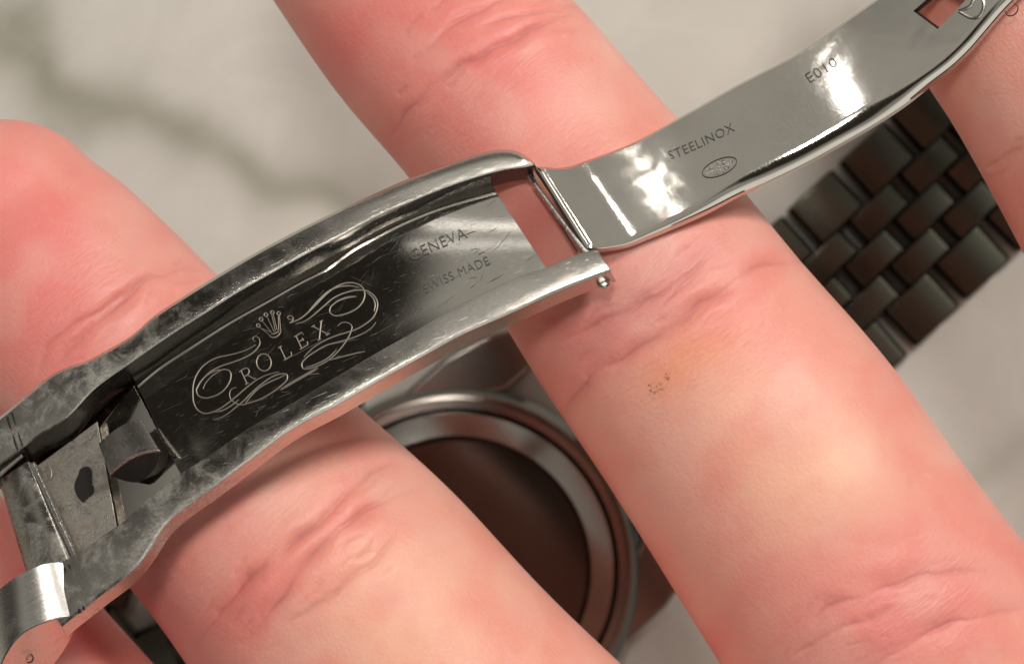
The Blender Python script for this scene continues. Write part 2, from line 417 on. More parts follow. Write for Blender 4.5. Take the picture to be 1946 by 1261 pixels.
for poly, w, dp, rd in CREASES:
    X2 = HX + 3.5 * smooth_noise(HX, HY, 0.045, 5); Y2 = HY + 3.5 * smooth_noise(HX, HY, 0.045, 6)
    d, p = seg_dist(X2, Y2, poly)
    end = 0.2 + 0.8 * np.clip(np.minimum(p, 1 - p) * 5, 0, 1)
    end = end * (0.75 + 0.35 * smooth_noise(HX, HY, 0.03, 9))
    disp -= dp * 0.5 * end * np.exp(-(d / (1.15 * w)) ** 2) * up          # broad fold
    disp -= 0.016 * end * np.exp(-(d / 4.0) ** 2) * up                      # sharp line at its bottom
    disp += 0.22 * dp * end * np.exp(-((d - 2.6 * w) / (1.6 * w)) ** 2) * up
    redn = np.maximum(redn, rd * end * (0.45 * np.exp(-(d / (w * 1.8)) ** 2) + 0.55 * np.exp(-(d / 4.5) ** 2)))
    # short companions beside and along the fold
    pl = np.asarray(poly, float)
    for k in range(9):
        q = rng.uniform(0.05, .95) * (len(pl) - 1); i0 = int(q); i1 = min(i0 + 1, len(pl) - 1); f = q - i0
        c = pl[i0] * (1 - f) + pl[i1] * f; tg = pl[i1] - pl[max(i0 - 0, 0)] if i1 > i0 else pl[-1] - pl[-2]
        tg = tg / max(np.linalg.norm(tg), 1e-6); nr = np.array([-tg[1], tg[0]])
        off = rng.normal(0, 26); L = rng.uniform(20, 75); an = rng.normal(0, .16)
        dr = tg * math.cos(an) + nr * math.sin(an)
        a0 = c + nr * off - dr * L / 2; a1 = c + nr * off + dr * L / 2; md = (a0 + a1) / 2 + nr * rng.normal(0, 4)
        box = (np.abs(HX - c[0]) < 120) & (np.abs(HY - c[1]) < 120)
        dd, pp = seg_dist(X2[box], Y2[box], [a0, md, a1])
        wv = np.exp(-(dd / rng.uniform(3.2, 5.0)) ** 2) * np.clip(np.minimum(pp, 1 - pp) * 4, 0, 1) * up[box]
        disp[box] -= rng.uniform(.002, .007) * wv; redn[box] = np.maximum(redn[box], 0.22 * wv)
# soft unevenness of the flesh
disp += 0.010 * smooth_noise(HX, HY, 0.011, 11)
# flattened skin where the clasp presses on
V = V + Nn * disp[:, None]
V = relax(V, 1, 0.3)
vnormals(V)
# tint of the skin: broad pink, peach and violet zones, and painted shade in the hinge gap
def G(cx, cy, r, ang=0, ry=None):
    ry = ry or r; c, s = math.cos(ang), math.sin(ang)
    dx = HX - cx; dy = HY - cy
    u = dx * c + dy * s; v = -dx * s + dy * c
    return np.exp(-(u / r) ** 2 - (v / ry) ** 2)
base = np.array([0.80, 0.40, 0.325])
C = np.tile(base, (len(V), 1))
def tint(w, col):
    global C
    w = np.clip(w, 0, 1)[:, None]; C = C * (1 - w) + np.array(col) * w
PINK = (0.80, 0.28, 0.255); RED = (0.74, 0.185, 0.175); PEACH = (0.88, 0.53, 0.38); PALE = (0.80, 0.50, 0.42); VIOLET = (0.58, 0.25, 0.24)
tint(0.9 * G(60, 480, 380, 0.75, 300), PINK); tint(0.5 * G(110, 460, 130, 0.6, 80), RED); tint(0.35 * G(40, 600, 110), RED); tint(.4 * G(270, 480, 90), PALE)
tint(0.8 * G(880, 90, 330, 0.8, 260), PINK); tint(0.5 * G(700, 60, 80, 1.0, 160), RED); tint(0.45 * G(960, 140, 120, -.5, 60), RED); tint(0.5 * G(1120, 140, 80), PALE)
tint(0.75 * G(430, 980, 170, -.5, 90), PALE); tint(0.85 * G(560, 1090, 220, -.7, 80), PINK); tint(0.7 * G(760, 1190, 230), PEACH); tint(0.5 * G(760, 930, 110, .8, 60), PALE)
tint(0.7 * G(1180, 590, 150, -.5, 80), VIOLET); tint(.55 * G(1300, 500, 150, -.4, 50), (0.72, 0.33, 0.31)); tint(.6 * G(1420, 640, 180, .8, 120), PINK)
tint(.65 * G(1320, 670, 90, -.5, 45), (0.85, 0.34, 0.20)); tint(.8 * G(1480, 850, 210, .8, 130), PEACH); tint(.55 * G(1610, 870, 60), (0.95, 0.68, 0.50)); tint(.4 * G(1250, 820, 90), PALE)
tint(0.9 * G(1730, 1150, 300, -.5, 140), PINK); tint(.5 * G(1900, 200, 90), PALE); tint(.65 * G(1015, 430, 48, 1.0, 60), RED); tint(.4 * G(1060, 640, 90, .9, 60), RED); tint(.3 * G(1252, 735, 16), (.5, .22, .12))  # red at the hinge gap paints its shade into the skin
tint(0.9 * G(120, 1200, 320), RED); tint(.45 * G(1290, 700, 75, -.6, 40), (.80, .34, .17))
tint(0.24 * np.clip(smooth_noise(HX, HY, 0.03, 21), 0, 1), RED); tint(0.1 * np.clip(smooth_noise(HX, HY, 0.07, 25) - .3, 0, 1), (.7,.22,.2)); tint(0.30 * np.clip(-smooth_noise(HX, HY, 0.025, 22), 0, 1), PALE)
tint(0.62 * redn, (0.50, 0.11, 0.11))
# side of the fingers is redder, like the real flesh
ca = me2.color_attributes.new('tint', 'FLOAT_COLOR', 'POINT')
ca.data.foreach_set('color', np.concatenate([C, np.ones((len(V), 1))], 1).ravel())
# zones of finer wrinkles (masks only)
wr = np.clip(1.0 * G(900, 180, 110, -.5, 70) + .8 * G(130, 560, 110, -.7, 60) + 1.0 * G(1330, 690, 150, -.45, 75) + .9 * G(1270, 520, 150, -.5, 45)
             + .45 * G(480, 1030, 150, -.7, 50) + .7 * G(1100, 270, 150, -.3, 40) + .6 * G(1750, 1150, 240, -.5, 80) + .5*G(330,1100,70,1,90), 0, 1)
me2.attributes.new('wrinkle', 'FLOAT', 'POINT').data.foreach_set('value', wr)
dm = G(1240, 745, 9) + G(1253, 735, 8) + G(1268, 716, 7) + G(1236, 733, 5) + .8*G(1246, 752, 6)
me2.attributes.new('dirt', 'FLOAT', 'POINT').data.foreach_set('value', np.clip(dm, 0, 1))
me2.polygons.foreach_set('use_smooth', [True] * len(me2.polygons))

m, t, b = new_mat("skin")
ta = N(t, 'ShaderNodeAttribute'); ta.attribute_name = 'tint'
wa = N(t, 'ShaderNodeAttribute'); wa.attribute_name = 'wrinkle'
FA = math.radians(-50)                                      # the fingers run this way
obj = mapping(t)
across = mapping(t, rot=(0, 0, -FA), scale=(9.0, 1.6, 3.0))   # lines lying across the finger
along = mapping(t, rot=(0, 0, -FA), scale=(1.3, 12.0, 6.0))
n_mott = noise(t, obj, 2.2, 4, 0.6); n_fine = noise(t, obj, 14, 5, 0.65)
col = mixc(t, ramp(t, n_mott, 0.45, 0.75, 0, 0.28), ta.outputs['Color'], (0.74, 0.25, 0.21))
col = mixc(t, ramp(t, n_fine, 0.5, 0.8, 0, 0.20), col, (0.85, 0.52, 0.42))
# a few dark specks of dirt on the middle finger
da = N(t, 'ShaderNodeAttribute'); da.attribute_name = 'dirt'
near = ramp(t, da.outputs['Fac'], 0.15, 0.6)
spk = ramp(t, noise(t, obj, 40, 3, 0.75), 0.52, 0.66)
spk = math_node(t, 'MULTIPLY', near, spk)
col = mixc(t, spk, col, (0.24, 0.07, 0.025))
t.links.new(col, b.inputs['Base Color'])
b.inputs['Subsurface Weight'].default_value = 1.0
b.inputs['Subsurface Radius'].default_value = (1.0, 0.38, 0.22)
b.inputs['Subsurface Scale'].default_value = 0.055
b.inputs['Specular IOR Level'].default_value = 0.42
t.links.new(ramp(t, n_fine, 0.2, 0.8, 0.34, 0.50), b.inputs['Roughness'])
wl = noise(t, across, 3.6, 3, 0.6, 0.15)
pn = bump(t, b, noise(t, obj, 3.0, 4, 0.55), 0.09, 0.05)
lw = math_node(t, 'MULTIPLY', wl, wa.outputs['Fac'])
pn = bump(t, b, lw, 0.38, 0.05, pn)
pn = bump(t, b, noise(t, along, 4.2, 6, 0.75), 0.17, 0.018, pn)
vo = N(t, 'ShaderNodeTexVoronoi'); vo.inputs['Scale'].default_value = 38; t.links.new(obj, vo.inputs['Vector'])
pn = bump(t, b, vo.outputs['Distance'], 0.15, 0.010, pn)
pn = bump(t, b, noise(t, obj, 60, 4, 0.7), 0.16, 0.006, pn)
me2.materials.clear(); me2.materials.append(m)
hand['label'] = "open hand with the fingers spread, palm up, carrying the folded out watch clasp"
hand['category'] = "hand"

# ------------------------------------------------------------------ the watch
watch = bpy.data.objects.new("wristwatch", None); COL.objects.link(watch)
watch.location = P(870, 1080, TABLE_Z)
watch['label'] = "steel wristwatch lying face down, its opened clasp held up on the fingers"
watch['category'] = "wristwatch"
def adopt(o, parent=watch, label=None):
    o.parent = parent
    if parent is watch: o.matrix_parent_inverse = __import__('mathutils').Matrix.Translation(-Vector(watch.location))
    if label: o['label'] = label
    return o

# --- clasp frame: tilt with the far side lower, arched along its length
TT = math.radians(23); tT = math.tan(TT); cT = math.cos(TT)
C0 = np.array([575.0, 672.0])                     # middle of the clasp in the photo
def ab(px, py):
    dx = (px - C0[0]) / PXCM; dy = -(py - C0[1]) / PXCM
    return dx * AX[0] + dy * AX[1], dx * BX[0] + dy * BX[1]
def Zc(px, py, h=0.0):                             # clasp cover surface
    a, b_ = ab(px, py)
    A = -0.075 * a * a
    return 0.0 - tT * b_ + (A + h) / cT
def PC(px, py, h=0.0): return P(px, py, Zc(px, py, h))
def interp_line(line, avals):
    """points of a pixel polyline at given along-values"""
    pts = np.asarray(line, float)
    a = np.array([ab(x, y)[0] for x, y in pts])
    o = np.argsort(a); a = a[o]; pts = pts[o]
    # smooth a little by cubic-ish resampling
    x = np.interp(avals, a, pts[:, 0]); y = np.interp(avals, a, pts[:, 1])
    return x, y
def smooth_line(line, n=80):
    c = catmull(np.asarray(line, float), n); return [tuple(p) for p in c]
def line_xy(line, n, a0=None, a1=None):
    s = smooth_line(line, 120); aa = [ab(*p)[0] for p in s]
    lo = min(aa) if a0 is None else a0; hi = max(aa) if a1 is None else a1
    av = np.linspace(lo, hi, n); x, y = interp_line(s, av)
    return list(zip(x, y))
def loft(geo, lines, closed=True, m=0, cap=True, Z=PC):
    """lines: list of (list of (x,y), h or list of h) all with equal counts; the closed section runs through them"""
    n = len(lines[0][0]); k = len(lines); vs = []
    for pts, h in lines:
        for i, (x, y) in enumerate(pts):
            hh = h[i] if hasattr(h, '__len__') else h
            vs.append(Z(x, y, hh))
    fs = []
    for j in range(k if closed else k - 1):
        j2 = (j + 1) % k
        for i in range(n - 1): fs.append((j * n + i, j * n + i + 1, j2 * n + i + 1, j2 * n + i))
    if cap and closed:
        fs.append(tuple(j * n for j in range(k))); fs.append(tuple(j * n + n - 1 for j in reversed(range(k))))
    geo.add(vs, fs, m)
def shift(pts, db):                                # move pixel points across the clasp by db px
    return [(x - math.sin(TH) * db, y - math.cos(TH) * db) for x, y in pts]

UO = [(-60,835),(10,783),(49,751),(80,725),(98,711),(128,697),(167,684),(212,660),(246,640),(295,598),(350,562),(411,524),(500,472),(600,420),(700,373),(780,338),(850,312),(900,295),(950,284),(985,288),(1014,308)]
UI = [(-30,905),(37,857),(64,835),(123,798),(182,738),(246,692),(330,634),(390,596),(449,558),(516,520),(600,474),(650,449),(713,414),(777,386),(840,360),(904,338),(967,322),(1000,318),(1016,314)]
UF = [(-20,960),(62,882),(110,852),(180,790),(246,737),(300,692),(364,650),(430,608),(507,565),(565,532),(625,500),(650,480),(713,443),(777,412),(840,388),(904,369),(940,359)]
LI = [(60,1100),(148,1049),(222,1000),(296,935),(350,895),(399,864),(473,813),(544,772),(600,739),(663,701),(740,656),(800,622),(840,598),(935,549),(999,520),(1038,508),(1075,492),(1105,480),(1135,474)]
LO = [(118,1190),(135,1176),(155,1160),(200,1125),(236,1098),(266,1069),(291,1034),(315,997),(345,970),(399,931),(470,878),(556,815),(640,770),(740,712),(800,679),(878,636),(935,611),(999,583),(1062,554),(1126,529),(1161,516)]
NSt = 140
geo = Geo()
# upper rail : rim top between UO and UI, inner wall down to the floor
uo = line_xy(UO, NSt); ui = line_xy(UI, NSt)
def wall_h(pts, lo=.20, hi=.30):                   # depth of the tray under the rim along the clasp
    r = []
    for x, y in pts:
        a, _ = ab(x, y); r.append(-np.interp(a, [-2.4, -1.0, 0.4, 2.1], [.30, .30, .24, .17]))
    return r
DEP = wall_h(ui)
# inner wall goes straight down: in the picture that moves it towards the viewer's side
def down(pts, hs): return [(x, y) if False else (x + math.sin(TH) * (-h) * PXCM * math.sin(TT), y + math.cos(TH) * (-h) * PXCM * math.sin(TT)) for (x, y), h in zip(pts, hs)]
rimh = 0.0
uo_b = down(uo, [-.34] * NSt); ui_b = down(ui, [d - .06 for d in DEP])
uo_m = shift(uo, -5)
um = [((a[0]+c[0])/2, (a[1]+c[1])/2) for a, c in zip(uo, ui)]
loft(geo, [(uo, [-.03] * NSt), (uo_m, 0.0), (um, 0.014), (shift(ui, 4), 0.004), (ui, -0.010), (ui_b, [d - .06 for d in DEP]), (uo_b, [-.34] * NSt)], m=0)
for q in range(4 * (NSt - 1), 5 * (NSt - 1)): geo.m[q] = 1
# lower rail
li = line_xy(LI, NSt); lo = line_xy(LO, NSt)
lo_b = down(lo, [-.20] * NSt); li_b = down(li, [-.30] * NSt)
lm = [((a[0]+c[0])/2, (a[1]+c[1])/2) for a, c in zip(li, lo)]
loft(geo, [(li, -.004), (lm, .014), (shift(lo, 6), 0.004), (lo, -0.012), (lo_b, [-.20] * NSt), (li_b, [-.30] * NSt)], m=0)
clasp = adopt(bevel(geo.build("clasp_cover", [M_rail, M_wall], sharp=30), 0.020, 3, 30))
# floor of the tray: its own polished sheet
def depth_at(px, py):
    a, _ = ab(px, py); return -float(np.interp(a, [-2.4, -1.0, 0.4, 2.1], [.30, .30, .24, .17]))
fl_u = line_xy(UF, 100); fl_l = line_xy([p for p in LI if p[0] < 1045], 100)
# cut the left end at the plate
aL = ab(330, 800)[0] - 0.25
fl_u = line_xy(UF, 100, a0=ab(262, 735)[0], a1=ab(950, 380)[0]); 
fl_l = line_xy(LI, 100, a0=ab(345, 905)[0], a1=ab(1038, 508)[0])
geo = Geo(); rowsn = 16; vs = []; fs = []
WR = [0, .012, .02, .027, .034, .041, .048, .055, .065, .085] + list(np.linspace(.12, 1, 14)); rowsn = len(WR) - 1
for j in range(rowsn + 1):
    w = WR[j]
    for i in range(100):
        x = fl_u[i][0] * (1 - w) + fl_l[i][0] * w; y = fl_u[i][1] * (1 - w) + fl_l[i][1] * w
        if w == 1: x, y = x + 6, y + 11
        crown = 0.02 * (1 - (2 * w - 1) ** 2)
        edge = 0.012 * math.exp(-((w - .034) / 0.010) ** 2) - (.01 if w == 0 else 0)
        if w == 0: x, y = x - 5, y - 9
        vs.append(PC(x, y, depth_at(x, y) + crown + edge))
for j in range(rowsn):
    for i in range(99): fs.append((j * 100 + i, j * 100 + i + 1, (j + 1) * 100 + i + 1, (j + 1) * 100 + i))
geo.add(vs, fs, 0)
floor = geo.build("tray_floor", [M_floor]); 
so = floor.modifiers.new('so', 'SOLIDIFY'); so.thickness = 0.07; so.offset = -1 if True else 1
bevel(floor, 0.012, 2, 40)
adopt(floor, watch)
def floor_pt(px, py, lift=0.0):
    # across fraction
    a, b_ = ab(px, py)
    x, y = interp_line(UF, np.array([a])); bu = ab(x[0], y[0])[1]
    x, y = interp_line(LI, np.array([a])); bl = ab(x[0], y[0])[1]
    w = min(max((bu - b_) / (bu - bl), 0), 1)
    return PC(px, py, depth_at(px, py) + 0.02 * (1 - (2 * w - 1) ** 2) + lift)

# --- ribbons for engraving
def ribbon(geo, pts, width, fn, lift=0.006, smooth=True, taper=True):
    pts = np.asarray(pts, float)
    L = np.sum(np.hypot(*np.diff(pts, axis=0).T))
    n = max(2, int(L / 3.0))
    if smooth and len(pts) > 2: pts = catmull(pts, n)
    tg = np.gradient(pts, axis=0); tg /= np.maximum(np.linalg.norm(tg, axis=1), 1e-6)[:, None]
    nr = np.stack([-tg[:, 1], tg[:, 0]], 1)
    vs = []; m_ = len(pts)
    for i, (p, q) in enumerate(zip(pts, nr)):
        w = width / 2 * (min(1, 0.45 + 3.0 * min(i, m_ - 1 - i) / m_) if taper else 1)
        for s in (-1, 0, 1): vs.append(fn(p[0] + q[0] * w * s, p[1] + q[1] * w * s, lift + (0.0 if s else 0.5 * w / PXCM)))
    geo.add(vs, [(3 * i + k, 3 * i + k + 1, 3 * i + k + 4, 3 * i + k + 3) for i in range(m_ - 1) for k in (0, 1)])
Zm = lambda pts: [(330 + x / 4.2024, 520 + y / 4.2033) for x, y in pts]
SCROLL = [
 [(655,540),(634,530),(635,505),(660,498),(682,520),(688,555),(670,590),(630,630),(560,670),(470,705),(380,735),(300,775),(240,830),(200,880),(180,930),(195,970),(240,990),(310,980),(380,945),(430,890),(455,830),(450,780),(410,762),(340,790),(280,840),(240,900),(235,920)],
 [(655,565),(600,597),(520,628),(430,650),(350,667),(280,700),(220,750),(175,820),(155,890),(152,960),(160,1030),(190,1085),(240,1113),(310,1103),(380,1068),(450,1018),(510,968),(580,908),(660,848),(740,808),(840,780)],
 [(185,920),(215,860),(270,805),(340,770),(410,765)],
 [(315,1165),(380,1145),(440,1110),(500,1060),(550,1020),(620,950),(700,880),(790,820),(860,798),(905,805),(905,840),(860,890),(780,950),(690,1000),(600,1030),(540,1045),(490,1030),(455,1000),(445,960),(460,920),(500,905)],
 [(575,1030),(620,970),(690,905),(760,865),(840,830),(895,805)],
 [(330,1105),(400,1085),(460,1050),(520,1003)],
 [(850,920),(950,860),(1050,803),(1150,745)], [(856,928),(955,869),(1055,812),(1152,754)], [(1080,803),(1160,795)],
 [(945,362),(916,362),(910,342),(930,332),(952,348),(948,375),(925,390),(1000,362),(1080,300),(1150,230),(1220,160),(1300,100),(1380,72),(1450,75),(1500,100),(1525,150),(1515,210),(1480,260),(1420,300),(1350,325),(1280,332),(1245,305),(1250,270),(1290,230),(1360,200),(1460,180)],
 [(975,400),(1050,375),(1120,325),(1200,255),(1280,190),(1370,150),(1460,130),(1540,135),(1600,175),(1627,230),(1620,290),(1590,350),(1530,400),(1450,445),(1380,468),(1300,492),(1200,535),(1110,592),(1060,640),(1040,665)],
 [(1080,292),(1160,205),(1240,135),(1320,103),(1400,95),(1480,105)],
 [(1255,262),(1300,222),(1370,190),(1450,178)],
 [(1545,150),(1590,190),(1608,245),(1600,300)],
 [(1615,385),(1590,420),(1520,470),(1430,510),(1330,540),(1220,570),(1130,620),(1060,670),(1022,720),(1032,755),(1080,755),(1160,730),(1240,685),(1320,610),(1380,530),(1415,460),(1422,415),(1385,388),(1340,390),(1310,415)],
 [(1050,745),(1080,740),(1150,715),(1230,672),(1300,605)],
 [(1240,690),(1330,665),(1430,640),(1530,618)],
 [(690,430),(775,495)], [(700,435),(785,468)],
 [(708,378),(780,468)], [(745,342),(802,462)], [(795,325),(826,448)], [(783,328),(812,455)], [(843,333),(855,460)], [(835,333),(838,448)],
 [(765,497),(792,508),(830,495),(856,462)], [(778,482),(810,474),(842,455)],
]
geo = Geo()
for s in SCROLL: ribbon(geo, Zm(s), 2.5, floor_pt)
for cx, cy in [(675,412),(697,362),(735,325),(787,308),(838,315)]:
    for r, w in ((15, 2.2), (6, 3.0)):
        ribbon(geo, Zm([(cx + r * math.cos(a), cy + r * math.sin(a)) for a in np.linspace(0, 2 * math.pi, 12)]), w, floor_pt, taper=False)
# serif capitals R O L E X as cut strokes: local x along, y up, unit = cap height
LET = {
 'R': [[(.12,0),(.12,1)],[(-.02,0),(.26,0)],[(-.02,1),(.42,1),(.62,.92),(.66,.76),(.60,.60),(.42,.52),(.12,.52)],[(.40,.52),(.62,.18),(.74,0),(.88,0)]],
 'O': [[(.5+.48*math.cos(a), .5+.54*math.sin(a)) for a in np.linspace(0, 2*math.pi, 20)]],
 'L': [[(.12,0),(.12,1)],[(-.02,1),(.28,1)],[(-.02,0),(.66,0),(.70,.24)]],
 'E': [[(.12,0),(.12,1)],[(-.02,1),(.62,1),(.64,.80)],[(-.02,0),(.64,0),(.70,.22)],[(.12,.52),(.48,.52)],[(.48,.62),(.48,.42)]],
 'X': [[(.05,1),(.75,0)],[(.72,1),(.06,0)],[(-.05,1),(.20,1)],[(.60,1),(.85,1)],[(-.06,0),(.20,0)],[(.60,0),(.90,0)]],
}
ux = np.array([.855, -.52]); uy = np.array([-.42, -.908])
for ch, ox, oy, hgt in [('R', 572, 882, 112), ('O', 692, 795, 124), ('L', 882, 688, 108), ('E', 1010, 602, 110), ('X', 1155, 528, 118)]:
    for st in LET[ch]:
        pts = [tuple(np.array([ox, oy]) + ux * x * hgt + uy * y * hgt) for x, y in st]
        ribbon(geo, Zm(pts), 2.3, floor_pt, smooth=len(pts) > 6, taper=False)
eng = geo.build("engraved_emblem", [M_engrave], floor); eng['label'] = "engraved crown emblem with the word ROLEX between double scrolls"
# --- stamped lettering
def text_mesh(s):
    cu = bpy.data.curves.new("t", 'FONT'); cu.body = s; cu.size = 1.0; cu.resolution_u = 3; cu.offset = -0.012; cu.space_character = 1.08
    ob = bpy.data.objects.new("t", cu); COL.objects.link(ob)
    dg = bpy.context.evaluated_depsgraph_get()
    me = bpy.data.meshes.new_from_object(ob.evaluated_get(dg))
    v = np.array([x.co[:] for x in me.vertices]); f = [tuple(p.vertices) for p in me.polygons]
    bpy.data.objects.remove(ob); bpy.data.curves.remove(cu)
    return v, f
def stamp(name, s, p0, p1, cap, fn, parent, mat, bend=0.0, lift=0.006, label=None):
    v, f = text_mesh(s); w = v[:, 0].max() - v[:, 0].min(); x0 = v[:, 0].min(); hcap = v[:, 1].max()
    p0 = np.array(p0, float); p1 = np.array(p1, float); d = p1 - p0; u = d / np.linalg.norm(d); n = np.array([u[1], -u[0]])
    vs = []
    for x, y, _ in v:
        q = (x - x0) / w; p = p0 + d * q + n * (y / hcap * cap + bend * 4 * q * (1 - q))
        vs.append(fn(p[0], p[1], lift))
    g = Geo(); g.add(vs, f); o = g.build(name, [mat], parent, smooth=False)
    o['label'] = label or ("stamped letters reading " + s); return o
stamp("lettering", "GENEVA", (785, 497), (889, 451), 21, floor_pt, floor, M_stamp_floor, bend=2)
stamp("lettering", "SWISS MADE", (808, 557), (932, 502), 17, floor_pt, floor, M_stamp_floor, bend=2)

# --- fine scratches scattered on the floor
geo = Geo()
for k in range(260):
    a = rng.uniform(330, 1000); 
    fu = interp_line(UF, np.array([ab(a, 0)[0]]))
    w = rng.uniform(0.05, 0.95); i = int(rng.uniform(2, 97))
    x = fl_u[i][0] * (1 - w) + fl_l[i][0] * w; y = fl_u[i][1] * (1 - w) + fl_l[i][1] * w
    L = rng.exponential(11) + 3; an = math.radians(rng.normal(32, 16)); 
    ribbon(geo, [(x, y), (x + L * math.cos(an) * .5 + rng.normal(0, .6), y - L * math.sin(an) * .5 + rng.normal(0, .6)), (x + L * math.cos(an), y - L * math.sin(an))], min(1.3, 0.25 + rng.exponential(.28)), floor_pt, lift=0.004)
sc = geo.build("scratches", [M_scratch], floor); sc['kind'] = 'stuff'

# --- left end: stained plate, recess, catch, cross bar and knuckle
geo = Geo()
def slab(geo, quad, h, th, m=0, nx=10, ny=8, fn=PC, bulge=0.0, hs=None):
    """quad: four pixel corners in order, top at height(s) h with thickness th"""
    (x0,y0),(x1,y1),(x2,y2),(x3,y3) = quad; H = hs or (h,)*4
    vs = []; 
    for lay in (0, 1):
        for j in range(ny + 1):
            w = j / ny
            for i in range(nx + 1):
                u = i / nx
                c = ((1-u)*(1-w), u*(1-w), u*w, (1-u)*w)
                x = c[0]*x0+c[1]*x1+c[2]*x2+c[3]*x3; y = c[0]*y0+c[1]*y1+c[2]*y2+c[3]*y3
                hh = sum(a*b_ for a, b_ in zip(c, H)) + bulge * 4*u*(1-u)
                vs.append(fn(x, y, hh - (th if lay else 0)))
    n = (nx+1)*(ny+1); fs = []
    for j in range(ny):
        for i in range(nx):
            q = (j*(nx+1)+i, j*(nx+1)+i+1, (j+1)*(nx+1)+i+1, (j+1)*(nx+1)+i)
            fs.append(q); fs.append(tuple(k+n for k in reversed(q)))
    ring = [i for i in range(nx+1)] + [j*(nx+1)+nx for j in range(1, ny+1)] + [ny*(nx+1)+i for i in range(nx-1, -1, -1)] + [j*(nx+1) for j in range(ny-1, 0, -1)]
    for a_, b_ in zip(ring, ring[1:]+ring[:1]): fs.append((a_, b_, b_+n, a_+n))
    geo.add(vs, fs, m)
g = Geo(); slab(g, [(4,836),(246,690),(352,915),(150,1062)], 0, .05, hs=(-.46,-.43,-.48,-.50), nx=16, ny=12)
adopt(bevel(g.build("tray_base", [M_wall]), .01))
# smooth polished ramp under the catch
g = Geo(); slab(g, [(186,816),(254,730),(352,912),(215,1010)], 0, .05, hs=(-.40,-.30,-.34,-.42), bulge=.0, nx=16, ny=12)
adopt(bevel(g.build("recess_ramp", [M_floor]), .01))
g = Geo(); slab(g, [(70,885),(185,800),(222,1000),(140,1058)], 0, .06, hs=(-.30,-.33,-.34,-.30), nx=12, ny=10)
plate = adopt(bevel(g.build("spring_plate", [M_plate]), .005))
# dark hole in the plate
g = Geo(); pts = [(160 + 21*math.cos(a)*.8 - 0*math.sin(a), 920 + 33*math.sin(a)) for a in np.linspace(0, 2*math.pi, 28)[:-1]]
pts = [tuple(q) for q in catmull([(x + 2.5*math.sin(k*.9), y + 3*math.cos(k*.7)) for k, (x, y) in enumerate(pts + pts[:1])], 70)[:-1]]
g.add([PC(x, y, -.308) for x, y in pts], [tuple(range(len(pts)))]); o = g.build("plate_hole", [M_hole], plate, smooth=False)
# small curl on the plate
g = Geo(); ribbon(g, [(84,888),(92,886),(97,896),(95,908),(90,912)], 4, lambda x, y, l: PC(x, y, -.27+l)); g.build("wire_curl", [M_engrave], plate)
# catch: a folded hook
g = Geo(); topc = [(187,842),(222,812),(268,796),(303,856)]
def catch_pt(u, w):        # u along (left to right), w from back to front
    bx = (1-u)*187 + u*268; by = 842 - 46*u - 10*math.sin(math.pi*u)
    fx = (1-u)*208 + u*303; fy = 900 - 45*u - 12*math.sin(math.pi*u)
    x = bx*(1-w)+fx*w; y = by*(1-w)+fy*w
    return x, y, -.13 + .04*math.sin(math.pi*(.10+.75*u)) + 0.05*w - .02
vs = []; NU, NW = 14, 8
for j in range(NW+1):
    for i in range(NU+1):
        vs.append(PC(*catch_pt(i/NU, j/NW)))
k0 = len(vs)
for j in range(NW+1):
    for i in range(NU+1):
        x, y, h = catch_pt(i/NU, j/NW); vs.append(PC(x+2, y+4, h-.035))
fs = []; n = k0
for j in range(NW):
    for i in range(NU):
        q = (j*(NU+1)+i, j*(NU+1)+i+1, (j+1)*(NU+1)+i+1, (j+1)*(NU+1)+i); fs.append(q); fs.append(tuple(a+n for a in reversed(q)))
ring = [i for i in range(NU+1)] + [j*(NU+1)+NU for j in range(1, NW+1)] + [NW*(NU+1)+i for i in range(NU-1, -1, -1)] + [j*(NU+1) for j in range(NW-1, 0, -1)]
for a_, b_ in zip(ring, ring[1:]+ring[:1]): fs.append((a_, b_, b_+n, a_+n))
g.add(vs, fs)
catch = adopt(bevel(g.build("catch", [M_knuckle]), .008))
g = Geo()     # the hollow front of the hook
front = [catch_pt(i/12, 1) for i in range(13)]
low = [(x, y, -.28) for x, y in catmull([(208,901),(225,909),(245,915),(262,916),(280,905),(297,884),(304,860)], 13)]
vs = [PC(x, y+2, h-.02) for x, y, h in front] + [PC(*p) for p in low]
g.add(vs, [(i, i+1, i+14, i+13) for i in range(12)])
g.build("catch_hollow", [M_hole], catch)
ribn = Geo(); ribbon(ribn, [(226,838),(236,850),(232,833),(246,846),(241,829),(252,840)], 2, lambda x, y, l: PC(x, y, -.13+.04*math.sin(math.pi*(.10+.75*((x-187)/90)))+0.05*.35-.02+l+.010), smooth=False)
ribn.build("stamped_mark", [M_stamp], catch)

# cross bar: a round-topped bar between the rails
def bar(geo, p0, p1, rad_px, h, seg=14, fn=PC, m=0, squash=1.0):
    p0 = np.array(p0, float); p1 = np.array(p1, float); d = p1-p0; u = d/np.linalg.norm(d); nr = np.array([-u[1], u[0]])
    vs = []; n = 16
    for i in range(n+1):
        c = p0 + d*i/n
        for k in range(seg):
            a = 2*math.pi*k/seg
            q = c + nr*rad_px*math.cos(a); vs.append(fn(q[0], q[1], h + rad_px/PXCM*math.sin(a)*squash))
    fs = [(i*seg+k, i*seg+(k+1)%seg, (i+1)*seg+(k+1)%seg, (i+1)*seg+k) for i in range(n) for k in range(seg)]
    fs += [tuple(range(seg)), tuple(n*seg+k for k in reversed(range(seg)))]
    geo.add(vs, fs, m)
g = Geo(); slab(g, [(-4,908),(56,872),(134,1068),(60,1120)], 0, .16, hs=(-.20,-.13,-.13,-.20), nx=10, ny=12, bulge=.05)
adopt(bevel(g.build("cross_bar", [M_rail]), .02, 3))
